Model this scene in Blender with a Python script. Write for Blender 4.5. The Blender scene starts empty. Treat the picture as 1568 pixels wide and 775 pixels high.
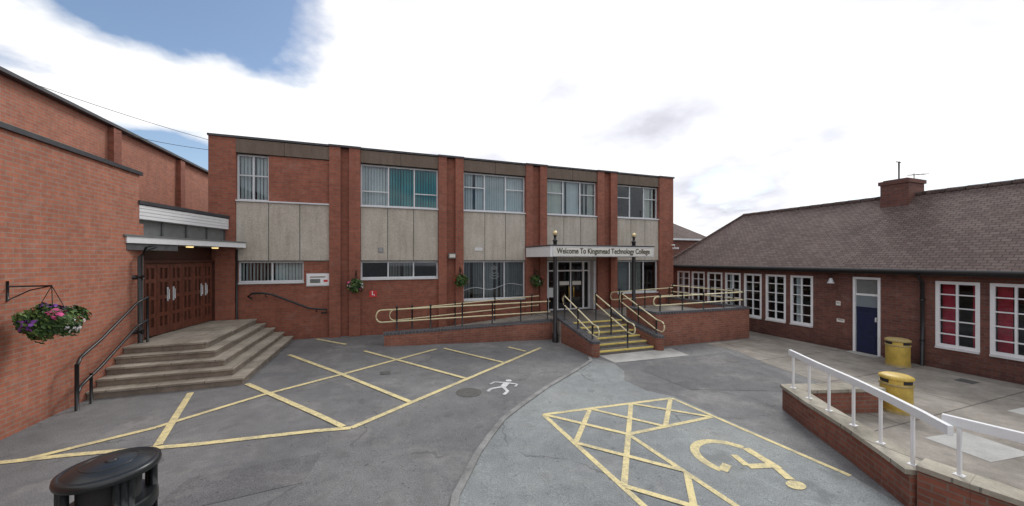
import bpy, bmesh, math, random
from mathutils import Vector, Matrix
random.seed(7)
S=bpy.context.scene
S.view_settings.view_transform='Standard'; S.view_settings.look='None'; S.view_settings.exposure=0
def gz(x): return -0.25*min(1,max(0,(x+1)/7))

# ---------------------------------------------------------------- materials
def newmat(name):
    m=bpy.data.materials.new(name); m.use_nodes=True
    nt=m.node_tree; b=nt.nodes['Principled BSDF']; return m,nt,b
def c4(c,f=1): return (min(1,c[0]*f),min(1,c[1]*f),min(1,c[2]*f),1)
def mixc(nt,fac,a,b,mode='MIX'):
    n=nt.nodes.new('ShaderNodeMix'); n.data_type='RGBA'; n.blend_type=mode
    for idx,v in ((0,fac),(6,a),(7,b)):
        if isinstance(v,(int,float)) : n.inputs[idx].default_value=v
        elif isinstance(v,tuple): n.inputs[idx].default_value=v
        else: nt.links.new(v,n.inputs[idx])
    return n.outputs[2]
def noise(nt,vec,scale,detail=4,rough=.6):
    n=nt.nodes.new('ShaderNodeTexNoise'); n.inputs['Scale'].default_value=scale
    n.inputs['Detail'].default_value=detail; n.inputs['Roughness'].default_value=rough
    nt.links.new(vec,n.inputs['Vector']); return n.outputs['Fac']
def ramp(nt,fac,lo,hi,a=(0,0,0,1),b=(1,1,1,1)):
    r=nt.nodes.new('ShaderNodeValToRGB'); e=r.color_ramp.elements
    e[0].position=lo;e[0].color=a;e[1].position=hi;e[1].color=b
    nt.links.new(fac,r.inputs['Fac']); return r.outputs['Color']
def posn(nt,scale=None):
    g=nt.nodes.new('ShaderNodeNewGeometry'); o=g.outputs['Position']
    if scale:
        m=nt.nodes.new('ShaderNodeMapping'); m.inputs['Scale'].default_value=scale
        nt.links.new(o,m.inputs['Vector']); o=m.outputs['Vector']
    return o
def mathn(nt,op,a,b_=None,c=None,clamp=False):
    n=nt.nodes.new('ShaderNodeMath'); n.operation=op; n.use_clamp=clamp
    for i,v in enumerate((a,b_,c)):
        if v is None: continue
        if isinstance(v,(int,float)): n.inputs[i].default_value=v
        else: nt.links.new(v,n.inputs[i])
    return n.outputs[0]
def bump(nt,b,h,strength,dist=.01):
    n=nt.nodes.new('ShaderNodeBump'); n.inputs['Strength'].default_value=strength
    n.inputs['Distance'].default_value=dist
    nt.links.new(h,n.inputs['Height']); nt.links.new(n.outputs['Normal'],b.inputs['Normal'])

def plain(name,col,rough=.7,metal=0,var=.15,vs=6,fine=60,bmp=0):
    m,nt,b=newmat(name); p=posn(nt)
    a=noise(nt,p,vs,4); f=noise(nt,p,fine,2)
    c=mixc(nt,ramp(nt,a,.3,.7),c4(col,1-var),c4(col,1+var))
    c=mixc(nt,ramp(nt,f,.35,.65),mixc(nt,1.0,c,(1-var*.6,)*3+(1,),'MULTIPLY'),c)
    nt.links.new(c,b.inputs['Base Color']); b.inputs['Roughness'].default_value=rough
    b.inputs['Metallic'].default_value=metal
    if bmp: bump(nt,b,f,bmp)
    return m
def brick(name,c1,c2,mortar,w=.225,h=.075,ms=.009,stain=.35,base=.35):
    m,nt,b=newmat(name)
    uv=nt.nodes.new('ShaderNodeUVMap'); v=uv.outputs['UV']
    t=nt.nodes.new('ShaderNodeTexBrick'); nt.links.new(v,t.inputs['Vector'])
    t.inputs['Scale'].default_value=1; t.inputs['Brick Width'].default_value=w
    t.inputs['Row Height'].default_value=h; t.inputs['Mortar Size'].default_value=ms
    t.inputs['Mortar Smooth'].default_value=.2; t.inputs['Bias'].default_value=-.1
    t.inputs['Color1'].default_value=c4(c1); t.inputs['Color2'].default_value=c4(c2); t.inputs['Mortar'].default_value=c4(mortar)
    p=posn(nt)
    s=noise(nt,p,.55,5,.65); s2=noise(nt,posn(nt,(3,3,.35)),1.2,4,.6); s3=noise(nt,p,9,3,.7)
    c=mixc(nt,1.0,t.outputs['Color'],ramp(nt,s,.3,.7,(1-stain,1-stain,1-stain*.95,1),(1.0,1.0,1.0,1)),'MULTIPLY')
    c=mixc(nt,1.0,c,ramp(nt,s2,.3,.6,(1-stain*.6,)*3+(1,),(1,1,1,1)),'MULTIPLY')
    c=mixc(nt,1.0,c,ramp(nt,s3,.3,.7,(.74,.74,.74,1),(1.0,1.0,1.0,1)),'MULTIPLY')
    ef=noise(nt,posn(nt,(1,1,1.6)),1.9,5,.75)
    c=mixc(nt,mathn(nt,'MULTIPLY',ramp(nt,ef,.55,.76),.25),c,(.42,.32,.27,1))
    sp=nt.nodes.new('ShaderNodeSeparateXYZ'); nt.links.new(p,sp.inputs[0])
    zz=mathn(nt,'ADD',mathn(nt,'MULTIPLY',sp.outputs['Z'],1.1),mathn(nt,'MULTIPLY',noise(nt,p,3,3),.7))
    c=mixc(nt,1.0,c,ramp(nt,zz,.1,.75,(1-base,1-base,1-base,1),(1,1,1,1)),'MULTIPLY')
    nt.links.new(c,b.inputs['Base Color']); b.inputs['Roughness'].default_value=.85
    bump(nt,b,t.outputs['Fac'],-.5,.008)
    return m
def panelmat(name,col):
    m,nt,b=newmat(name); p=posn(nt)
    f=noise(nt,p,70,2); st=noise(nt,posn(nt,(5,5,.6)),1.3,4); l=noise(nt,p,25,3); bg=noise(nt,p,1.1,3)
    c=mixc(nt,ramp(nt,f,.35,.65),c4(col,.75),c4(col,1.2))
    c=mixc(nt,1.0,c,ramp(nt,st,.3,.6,(.83,.815,.79,1),(1.0,1.0,1.0,1)),'MULTIPLY')
    c=mixc(nt,1.0,c,ramp(nt,bg,.35,.65,(.86,.85,.83,1),(1.0,1.0,1.0,1)),'MULTIPLY')
    c=mixc(nt,1.0,c,ramp(nt,l,.3,.7,(.85,.85,.85,1),(1.0,1.0,1.0,1)),'MULTIPLY')
    nt.links.new(c,b.inputs['Base Color']); b.inputs['Roughness'].default_value=.95
    bump(nt,b,f,.6,.01); return m
def asphalt(name,col,stainlo=.7,crack=.5):
    m,nt,b=newmat(name); p=posn(nt)
    f=noise(nt,p,75,3,.75); md=noise(nt,p,3.5,5,.65); bg=noise(nt,p,.38,5,.62)
    c=mixc(nt,ramp(nt,f,.3,.7),c4(col,.5),c4(col,1.6))
    c=mixc(nt,1.0,c,ramp(nt,md,.3,.7,(.76,.76,.76,1),(1.0,1.0,1.0,1)),'MULTIPLY')
    c=mixc(nt,1.0,c,ramp(nt,bg,.38,.62,(stainlo,stainlo,stainlo*1.02,1),(1.0,1.0,.99,1)),'MULTIPLY')
    ds=noise(nt,p,1.15,6,.7); c=mixc(nt,mathn(nt,'MULTIPLY',ramp(nt,ds,.52,.70),.5),c,c4((.34,.33,.31)))
    s1=noise(nt,p,11,2,.5); c=mixc(nt,ramp(nt,s1,.70,.74),c,c4(col,.45))
    s2=noise(nt,p,2.3,3,.5); c=mixc(nt,mathn(nt,'MULTIPLY',ramp(nt,s2,.60,.68),.5),c,c4(col,.45))
    dn=nt.nodes.new('ShaderNodeTexNoise'); dn.inputs['Scale'].default_value=1.3; dn.inputs['Detail'].default_value=5; nt.links.new(p,dn.inputs['Vector'])
    va=nt.nodes.new('ShaderNodeVectorMath'); va.operation='ADD'; nt.links.new(p,va.inputs[0]); nt.links.new(dn.outputs['Color'],va.inputs[1])
    vo=nt.nodes.new('ShaderNodeTexVoronoi'); vo.feature='DISTANCE_TO_EDGE'; vo.inputs['Scale'].default_value=.33; nt.links.new(va.outputs[0],vo.inputs['Vector'])
    ck=ramp(nt,vo.outputs['Distance'],.003,.008,(1,1,1,1),(0,0,0,1)); br=ramp(nt,noise(nt,p,.6,3),.45,.55)
    c=mixc(nt,mathn(nt,'MULTIPLY',mathn(nt,'MULTIPLY',ck,br),crack),c,c4(col,.3))
    nt.links.new(c,b.inputs['Base Color']); b.inputs['Roughness'].default_value=.88
    bump(nt,b,f,.6,.006); return m
def paint(name,col,under,wear=.5):
    m,nt,b=newmat(name); p=posn(nt)
    f=noise(nt,p,45,4,.75); l=noise(nt,p,4,5,.65); fl=noise(nt,p,16,3,.7)
    s=mathn(nt,'ADD',mathn(nt,'ADD',f,l),mathn(nt,'MULTIPLY',fl,.5))
    w=ramp(nt,mathn(nt,'MULTIPLY',s,.5),.54,.68)
    c=mixc(nt,w,mixc(nt,.25+.25*(1-wear),c4(under),c4(col)),c4(col))
    nt.links.new(c,b.inputs['Base Color']); b.inputs['Roughness'].default_value=.8
    return m
def slabs(name,col,w,h,ms=.012,off=.5):
    m,nt,b=newmat(name); p=posn(nt)
    t=nt.nodes.new('ShaderNodeTexBrick'); uv=nt.nodes.new('ShaderNodeUVMap'); nt.links.new(uv.outputs['UV'],t.inputs['Vector'])
    t.inputs['Scale'].default_value=1; t.inputs['Brick Width'].default_value=w; t.inputs['Row Height'].default_value=h
    t.inputs['Mortar Size'].default_value=ms; t.offset=off
    t.inputs['Color1'].default_value=c4(col,.88); t.inputs['Color2'].default_value=c4(col,1.1); t.inputs['Mortar'].default_value=c4(col,.45)
    a=noise(nt,p,1.1,5,.65); f=noise(nt,p,50,3,.7); a2=noise(nt,p,6,4,.7); sp=noise(nt,p,2.6,4,.6)
    c=mixc(nt,1.0,t.outputs['Color'],ramp(nt,a,.35,.65,(.60,.59,.58,1),(1.0,1.0,1.0,1)),'MULTIPLY')
    c=mixc(nt,1.0,c,ramp(nt,f,.3,.7,(.8,.8,.8,1),(1.0,1.0,1.0,1)),'MULTIPLY')
    c=mixc(nt,1.0,c,ramp(nt,a2,.3,.7,(.75,.75,.74,1),(1.0,1.0,1.0,1)),'MULTIPLY')
    c=mixc(nt,mathn(nt,'MULTIPLY',ramp(nt,sp,.57,.68),.45),c,c4(col,.45))
    nt.links.new(c,b.inputs['Base Color']); b.inputs['Roughness'].default_value=.9
    bump(nt,b,f,.3,.006); return m
def glass(name,tint,refl=.06):
    m=bpy.data.materials.new(name); m.use_nodes=True; nt=m.node_tree
    nt.nodes.clear(); o=nt.nodes.new('ShaderNodeOutputMaterial')
    tr=nt.nodes.new('ShaderNodeBsdfTransparent'); tr.inputs['Color'].default_value=c4(tint)
    gl=nt.nodes.new('ShaderNodeBsdfGlossy'); gl.inputs['Roughness'].default_value=.03; gl.inputs['Color'].default_value=(.9,.95,1,1)
    lw=nt.nodes.new('ShaderNodeLayerWeight'); lw.inputs['Blend'].default_value=.2
    ma=mathn(nt,'MULTIPLY_ADD',lw.outputs['Fresnel'],.6,refl,True)
    bn=nt.nodes.new('ShaderNodeBump'); bn.inputs['Strength'].default_value=.05
    nt.links.new(noise(nt,posn(nt),1.7,2),bn.inputs['Height']); nt.links.new(bn.outputs['Normal'],gl.inputs['Normal'])
    mx=nt.nodes.new('ShaderNodeMixShader'); nt.links.new(ma,mx.inputs[0])
    nt.links.new(tr.outputs[0],mx.inputs[1]); nt.links.new(gl.outputs[0],mx.inputs[2]); nt.links.new(mx.outputs[0],o.inputs[0])
    return m

M={}
M['brick']=brick('brick_red',(.41,.128,.076),(.31,.094,.058),(.26,.16,.12),stain=.22,base=.2)
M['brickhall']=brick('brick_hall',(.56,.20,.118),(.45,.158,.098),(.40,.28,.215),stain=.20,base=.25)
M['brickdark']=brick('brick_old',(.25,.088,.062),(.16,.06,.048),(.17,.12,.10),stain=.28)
M['bricklow']=brick('brick_low_wall',(.43,.15,.094),(.32,.108,.07),(.32,.23,.18),stain=.28,base=.25)
M['bluebrick']=brick('blue_brick_coping',(.12,.12,.135),(.08,.08,.095),(.24,.23,.22),w=.11,h=.4,stain=.2,base=.05)
M['panel']=panelmat('aggregate_panel',(.57,.53,.465))
M['fascia']=panelmat('dark_aggregate_fascia',(.20,.157,.125))
M['asphalt']=asphalt('asphalt',(.20,.202,.206),.70)
M['asphaltL']=asphalt('worn_asphalt',(.29,.315,.318),.74,.7)
M['asphaltD']=asphalt('asphalt_patch',(.155,.155,.16),.8,.2)
M['conc']=slabs('path_concrete',(.42,.385,.34),2.4,1.8,.015)
M['slab']=slabs('step_slab',(.54,.49,.41),.75,.6,.008)
M['riser']=plain('step_riser',(.26,.22,.18),.9,var=.3,vs=4,bmp=.3)
M['coping']=slabs('coping_stone',(.56,.52,.43),.6,5,.01,0)
M['pale']=plain('pale_concrete',(.44,.44,.42),.9,var=.2,vs=2,bmp=.3)
M['kerb']=plain('kerb_concrete',(.27,.27,.265),.9,var=.35,vs=3,bmp=.3)
M['white']=plain('white_paint',(.80,.81,.82),.45,var=.04)
M['offwhite']=plain('weathered_white',(.68,.69,.70),.5,var=.12,vs=3)
M['alu']=plain('window_frame_white',(.64,.66,.68),.4,var=.06)
M['black']=plain('black_metal',(.018,.018,.02),.35,var=.2)
M['binblack']=plain('black_bin_plastic',(.016,.019,.02),.3,var=.3,vs=5,fine=90,bmp=.05)
M['blackcap']=plain('coping_metal',(.05,.052,.06),.5,var=.25)
M['grey']=plain('grey_panel',(.17,.18,.175),.5,var=.15)
M['iron']=plain('cast_iron',(.10,.10,.095),.7,var=.3,vs=20)
M['roofing']=plain('flat_roof_felt',(.10,.10,.105),.9,var=.2)
M['rail']=plain('cream_rail',(.76,.69,.44),.35,var=.1)
M['gold']=plain('gold_ball',(.75,.62,.35),.3,.4,var=.05)
M['brass']=plain('brass',(.75,.52,.12),.25,.6)
M['wood']=plain('door_timber',(.15,.05,.03),.45,var=.3,vs=10)
M['wooddk_shade']=plain('dark_timber_and_soffit_shade',(.07,.024,.015),.5,var=.3,vs=10)  # dark timber of the doors, also the painted soffit shade above them
M['navy']=plain('navy_door',(.010,.018,.062),.4,var=.15)
M['tread']=plain('step_tread',(.17,.155,.14),.9,var=.25,bmp=.3)
M['ynose']=paint('yellow_nosing',(.74,.58,.15),(.3,.26,.15),.5)
M['yline']=paint('yellow_line_paint',(.74,.63,.32),(.27,.26,.21))
M['wline']=paint('white_line_paint',(.68,.69,.70),(.28,.28,.28),.6)
M['binY']=plain('yellow_plastic',(.62,.44,.09),.5,var=.25,vs=5)
M['binT']=plain('tan_bin_lid',(.44,.34,.14),.6,var=.2)
M['dark']=plain('dark_interior',(.03,.03,.032),.9)
M['room']=plain('room_interior',(.10,.10,.10),.9)
M['blind']=plain('white_blind',(.68,.70,.69),.7,var=.1,vs=2)
M['cream']=plain('cream_blind',(.64,.62,.54),.7,var=.1,vs=2)
M['teal']=plain('teal_blind',(.07,.38,.38),.7,var=.15,vs=2)
M['redc']=plain('red_curtain',(.60,.025,.06),.8,var=.25,vs=8)
M['sign']=plain('sign_cream',(.74,.73,.68),.4,var=.03)
M['letter']=plain('sign_letters',(.06,.055,.02),.5)
M['redsign']=plain('red_sign',(.60,.03,.03),.4)
M['vinyl']=plain('etched_vinyl',(.40,.43,.45),.6)
M['gl']=glass('window_glass',(.74,.82,.84),.05)
M['gld']=glass('dark_glass',(.42,.46,.48),.06)
M['frost']=plain('frosted_lower_pane',(.20,.24,.27),.25,var=.1,vs=1)
M['leaf1']=plain('leaf_green',(.06,.13,.03),.6,var=.3); M['leaf2']=plain('leaf_light',(.14,.22,.05),.6,var=.3); M['leaf3']=plain('leaf_dark',(.025,.06,.018),.6)
M['fp']=plain('petal_pink',(.72,.10,.30),.6); M['fr']=plain('petal_red',(.60,.03,.04),.6); M['fw']=plain('petal_white',(.8,.75,.78),.6); M['fv']=plain('petal_purple',(.22,.06,.36),.6)
def lampmat():
    m,nt,b=newmat('soffit_lamp_lens'); b.inputs['Base Color'].default_value=(.9,.8,.5,1); b.inputs['Emission Color'].default_value=(1,.75,.3,1); b.inputs['Emission Strength'].default_value=1.2; return m
M['lamp']=lampmat()
def tiles():
    m,nt,b=newmat('roof_tiles'); uv=nt.nodes.new('ShaderNodeUVMap')
    t=nt.nodes.new('ShaderNodeTexBrick'); nt.links.new(uv.outputs['UV'],t.inputs['Vector'])
    t.inputs['Scale'].default_value=1; t.inputs['Brick Width'].default_value=.17; t.inputs['Row Height'].default_value=.105
    t.inputs['Mortar Size'].default_value=.012; t.inputs['Mortar Smooth'].default_value=.6
    t.inputs['Color1'].default_value=(.115,.075,.066,1); t.inputs['Color2'].default_value=(.175,.13,.115,1); t.inputs['Mortar'].default_value=(.035,.026,.024,1)
    p=posn(nt); a=noise(nt,p,.7,5,.7); f=noise(nt,p,7,4,.7)
    c=mixc(nt,1.0,t.outputs['Color'],ramp(nt,a,.35,.65,(.68,.65,.66,1),(1.0,1.0,1.0,1)),'MULTIPLY')
    c=mixc(nt,mathn(nt,'MULTIPLY',ramp(nt,f,.55,.75),.7),c,(.19,.15,.12,1))
    nt.links.new(c,b.inputs['Base Color']); b.inputs['Roughness'].default_value=.85
    bump(nt,b,t.outputs['Fac'],-.8,.02); return m
M['tiles']=tiles()

# ---------------------------------------------------------------- builder
class MB:
    def __init__(s,name,parent=None,bevel=0):
        s.name=name;s.p=parent;s.v=[];s.f=[];s.fm=[];s.sm=[];s.ms=[];s.bevel=bevel
    def mi(s,m):
        if m not in s.ms: s.ms.append(m)
        return s.ms.index(m)
    def add(s,vs,fs,m,smooth=False):
        o=len(s.v); s.v+= [tuple(v) for v in vs]; k=s.mi(m)
        for f in fs: s.f.append([o+i for i in f]); s.fm.append(k); s.sm.append(smooth)
    def box(s,x0,x1,y0,y1,z0,z1,m):
        s.prism([(x0,y0),(x1,y0),(x1,y1),(x0,y1)],z0,z1,m)
    def prism(s,pl,z0,z1,m):
        n=len(pl); a=sum(pl[i][0]*pl[(i+1)%n][1]-pl[(i+1)%n][0]*pl[i][1] for i in range(n))
        if a<0: pl=pl[::-1]
        fz0=z0 if callable(z0) else (lambda x,y:z0); fz1=z1 if callable(z1) else (lambda x,y:z1)
        vs=[(x,y,fz0(x,y)) for x,y in pl]+[(x,y,fz1(x,y)) for x,y in pl]
        fs=[list(range(n))[::-1],list(range(n,2*n))]+[[i,(i+1)%n,n+(i+1)%n,n+i] for i in range(n)]
        s.add(vs,fs,m)
    def lbox(s,fr,u0,u1,d0,d1,z0,z1,m):
        O,U,Nn=fr
        P=lambda u,d:(O[0]+U[0]*u+Nn[0]*d,O[1]+U[1]*u+Nn[1]*d)
        s.prism([P(u0,d0),P(u1,d0),P(u1,d1),P(u0,d1)],z0,z1,m)
    def tube(s,pts,r,m,n=8,closed=False):
        pts=[Vector(p) for p in pts]; vs=[];fs=[];k=len(pts)
        for i,p in enumerate(pts):
            if closed: d=(pts[(i+1)%k]-pts[i-1])
            else: d=pts[min(i+1,k-1)]-pts[max(i-1,0)]
            d.normalize(); up=Vector((0,0,1)) if abs(d.z)<.95 else Vector((0,1,0))
            a=d.cross(up).normalized(); b=a.cross(d).normalized()
            for j in range(n):
                t=2*math.pi*j/n; vs.append(p+a*r*math.cos(t)+b*r*math.sin(t))
        for i in range(k if closed else k-1):
            for j in range(n):
                A=i*n;B=((i+1)%k)*n
                fs.append([A+j,A+(j+1)%n,B+(j+1)%n,B+j])
        if not closed: fs.append(list(range(n))); fs.append([ (k-1)*n+j for j in range(n)][::-1])
        s.add(vs,fs,m,True)
    def lathe(s,cx,cy,prof,m,n=32,smooth=True):
        vs=[];fs=[]
        for r,z in prof:
            for j in range(n):
                t=2*math.pi*j/n; vs.append((cx+r*math.cos(t),cy+r*math.sin(t),z))
        for i in range(len(prof)-1):
            for j in range(n): fs.append([i*n+j,i*n+(j+1)%n,(i+1)*n+(j+1)%n,(i+1)*n+j])
        s.add(vs,fs,m,smooth)
        s.add(vs[:n],[list(range(n))[::-1]],m); s.add(vs[-n:],[list(range(n))],m)
    def done(s):
        me=bpy.data.meshes.new(s.name); me.from_pydata(s.v,[],s.f)
        for m in s.ms: me.materials.append(M[m])
        uv=me.uv_layers.new(name='UVMap')
        for i,p in enumerate(me.polygons):
            p.material_index=s.fm[i]; p.use_smooth=s.sm[i]
            n=p.normal
            if abs(n.z)>.98: ua=Vector((1,0,0)); va=Vector((0,1,0))
            else:
                ua=Vector((0,0,1)).cross(n).normalized()
                if abs(ua.x)>abs(ua.y): ua=ua*(1 if ua.x>0 else -1)
                else: ua=ua*(1 if ua.y>0 else -1)
                va=n.cross(ua).normalized(); va=va*(1 if va.z>0 else -1)
            for li in p.loop_indices:
                co=me.vertices[me.loops[li].vertex_index].co
                uv.data[li].uv=(co.dot(ua)+.037,co.dot(va)+.011)
        me.update()
        o=bpy.data.objects.new(s.name,me); S.collection.objects.link(o)
        if s.p: o.parent=s.p
        if s.bevel:
            b=o.modifiers.new('bev','BEVEL'); b.width=s.bevel; b.segments=2; b.limit_method='ANGLE'
        return o
def empty(name,parent=None):
    o=bpy.data.objects.new(name,None); S.collection.objects.link(o)
    if parent: o.parent=parent
    return o
def sheet(name,polys,m,off,parent=None,step=.0):
    bm=bmesh.new()
    for k,pl in enumerate(polys):
        a=sum(pl[i][0]*pl[(i+1)%len(pl)][1]-pl[(i+1)%len(pl)][0]*pl[i][1] for i in range(len(pl)))
        if a<0: pl=pl[::-1]
        bm.faces.new([bm.verts.new((x,y,step*k)) for x,y in pl])
    for xx in (-1,6):
        g=bm.verts[:]+bm.edges[:]+bm.faces[:]
        bmesh.ops.bisect_plane(bm,geom=g,plane_co=(xx,0,0),plane_no=(1,0,0),dist=1e-5)
    uvl=bm.loops.layers.uv.new('UVMap')
    for f in bm.faces:
        for l in f.loops: l[uvl].uv=(l.vert.co.x,l.vert.co.y)
    for v in bm.verts: v.co.z=gz(v.co.x)+off+v.co.z
    me=bpy.data.meshes.new(name); bm.to_mesh(me); bm.free(); me.materials.append(M[m])
    o=bpy.data.objects.new(name,me); S.collection.objects.link(o)
    if parent:o.parent=parent
    return o
def strip(a,b,w):
    a=Vector(a);b=Vector(b);d=(b-a).normalized();n=Vector((-d.y,d.x))*w/2
    return [tuple(a+n),tuple(b+n),tuple(b-n),tuple(a-n)]
def offs(pl,w_):
    o=[]
    for i,pp in enumerate(pl):
        d=Vector(pl[min(i+1,len(pl)-1)])-Vector(pl[max(i-1,0)]); d.normalize(); n=Vector((-d.y,d.x))*w_
        o.append((pp[0]+n.x,pp[1]+n.y))
    return o

# ---------------------------------------------------------------- ground
L=[-400,-1,6,400]
bm=bmesh.new(); rows=[]
for y in (-300,0,30,500): rows.append([bm.verts.new((x,y,gz(x))) for x in L])
for i in range(3):
    for j in range(3): bm.faces.new([rows[i][j],rows[i][j+1],rows[i+1][j+1],rows[i+1][j]])
me=bpy.data.meshes.new('ground'); bm.to_mesh(me); bm.free(); me.materials.append(M['asphalt'])
S.collection.objects.link(bpy.data.objects.new('ground',me))

kc=[(5.55,9.0),(5.40,8.67),(4.9,8.25),(4.14,7.66),(3.25,6.98),(2.43,6.26),(1.88,5.75),(1.49,5.22),(1.2,4.8),(.95,4.35),(.75,4.0),(.5,3.2),(.35,2.2),(.3,.5),(.3,-4)]
sheet('car_park_surface',[kc+[(6.1,-4),(5.45,1.9),(5.78,3.0),(5.62,5.85),(5.3,6.3),(5.25,7.0),(5.7,7.6),(5.9,8.3)]],'asphaltL',.004)
sheet('footpath',[[(12.3,9.3),(13.6,9.3),(13.6,14.5),(12.9,14.5),(12.45,13.3)],[(10.2,9.25),(13.6,9.25),(13.6,-6),(5.9,-6),(5.6,2.1),(6.0,2.8),(7.2,4.6),(8.9,4.3),(9.5,5.6),(9.8,6.9),(10.3,8.2)]],'conc',.004)
sheet('entrance_apron',[[(5.95,8.35),(8.5,8.25),(8.6,9.12),(5.95,9.12)]],'pale',.008)
sheet('asphalt_patch',[[(6.3,6.1),(8.9,5.0),(9.4,6.6),(9.9,8.2),(7.4,8.1),(6.2,7.6)],[(-1.7,11.9),(.0,11.75),(-.05,13.1),(-1.6,13.1)],[(-2.3,4.6),(-.9,4.75),(-.8,5.4),(-2.2,5.3)]],'asphaltD',.0043)
sheet('service_cover',[[(11.0,2.6),(11.9,2.55),(11.9,3.2),(11.0,3.25)],[(8.0,2.5),(8.9,2.4),(9.0,3.1),(8.1,3.2)]],'pale',.008)
sheet('drain_cover',[[(9.0,7.3),(9.35,7.3),(9.35,7.6),(9.0,7.6)],[(12.6,4.2),(12.95,4.2),(12.95,4.5),(12.6,4.5)],[(-.1,8.7),(.12,8.7),(.12,8.92),(-.1,8.92)]],'iron',.009)
kb=MB('kerb')
ka=offs(kc,.045); kb2=offs(kc,-.045)
for i in range(len(kc)-1):
    kb.prism([ka[i],ka[i+1],kb2[i+1],kb2[i]],lambda x,y:gz(x)-.05,lambda x,y:gz(x)+.03,'kerb')
kb.done()
W=.10
Y1=[((-4.9,6.52),(-3.92,6.44)),((-3.92,6.44),(-2.49,6.22)),((-2.49,6.22),(-.49,6.07)),((-.49,6.07),(4.64,10.38)),
 ((-4.40,6.48),(-3.32,7.05)),((-3.32,7.05),(-2.22,8.04)),((-2.22,8.04),(-.95,8.87)),((-.95,8.87),(1.45,10.85)),
 ((-3.55,8.65),(-2.98,6.36)),((-2.70,8.88),(-.61,6.14)),((-2.45,11.2),(.44,6.90)),((-.55,11.02),(1.72,7.98)),((1.68,10.89),(2.96,9.02)),((-2.1,13.1),(-1.11,11.97)),((3.65,10.66),(3.98,10.02))]
sheet('yellow_hatching',[strip(a,b,W) for a,b in Y1],'yline',.008,step=.0005)
Y2=[((2.62,5.75),(5.5,5.8)),((2.62,5.75),(2.76,1.2)),((5.5,5.8),(5.74,2.95)),((3.61,4.72),(5.52,4.87)),((3.61,4.72),(3.8,1.2)),
 ((3.56,5.75),(2.66,4.7)),((4.48,5.77),(2.71,3.62)),((5.45,5.78),(4.4,4.78)),((3.66,3.6),(2.75,2.5)),
 ((2.62,5.75),(3.61,4.72)),((3.56,5.75),(4.4,4.78)),((4.48,5.77),(5.5,4.87)),((2.69,4.68),(3.68,3.66)),((2.72,3.6),(3.74,2.55))]
sheet('yellow_bay_markings',[strip(a,b,.08) for a,b in Y2],'yline',.008,step=.0005)
def arc(cx,cy,r,a0,a1,w,n=22):
    out=[]
    for i in range(n):
        t0=math.radians(a0+(a1-a0)*i/n);t1=math.radians(a0+(a1-a0)*(i+1)/n)
        out.append([(cx+(r-w/2)*math.cos(t0),cy+(r-w/2)*math.sin(t0)),(cx+(r+w/2)*math.cos(t0),cy+(r+w/2)*math.sin(t0)),
                    (cx+(r+w/2)*math.cos(t1),cy+(r+w/2)*math.sin(t1)),(cx+(r-w/2)*math.cos(t1),cy+(r-w/2)*math.sin(t1))])
    return out
wc0=arc(4.60,3.74,.46,205,20,.12)
wc=[strip((4.18,3.52),(4.38,3.62),.11),strip((5.05,3.87),(4.98,3.35),.13),strip((4.98,3.42),(4.62,3.50),.11),strip((4.62,3.52),(4.7,3.78),.10),strip((4.98,3.4),(4.86,3.12),.11)]
wc+=[[(4.80+.13*math.cos(i*math.pi/7),3.02+.09*math.sin(i*math.pi/7)) for i in range(14)]]
wco=sheet('wheelchair_symbol',wc0,'yline',.0075)
sheet('symbol_strokes',wc,'yline',.009,parent=wco,step=.0005)
wm=[[(2.62+.07*math.cos(i*math.pi/6),7.62+.07*math.sin(i*math.pi/6)) for i in range(12)],strip((2.55,7.52),(2.34,7.22),.13),strip((2.38,7.28),(2.10,7.22),.075),strip((2.10,7.22),(1.98,7.08),.07),
    strip((2.37,7.25),(2.38,6.98),.075),strip((2.38,6.98),(2.24,6.82),.07),strip((2.5,7.5),(2.28,7.6),.055),strip((2.28,7.6),(2.15,7.48),.05),strip((2.54,7.48),(2.72,7.34),.055),strip((2.72,7.34),(2.62,7.2),.05)]
sheet('pedestrian_symbol',wm,'wline',.007,step=.0005)
sheet('manhole_cover',[[(1.6+.26*math.cos(i*math.pi/12),7.13+.26*math.sin(i*math.pi/12)) for i in range(24)]],'iron',.006)

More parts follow.
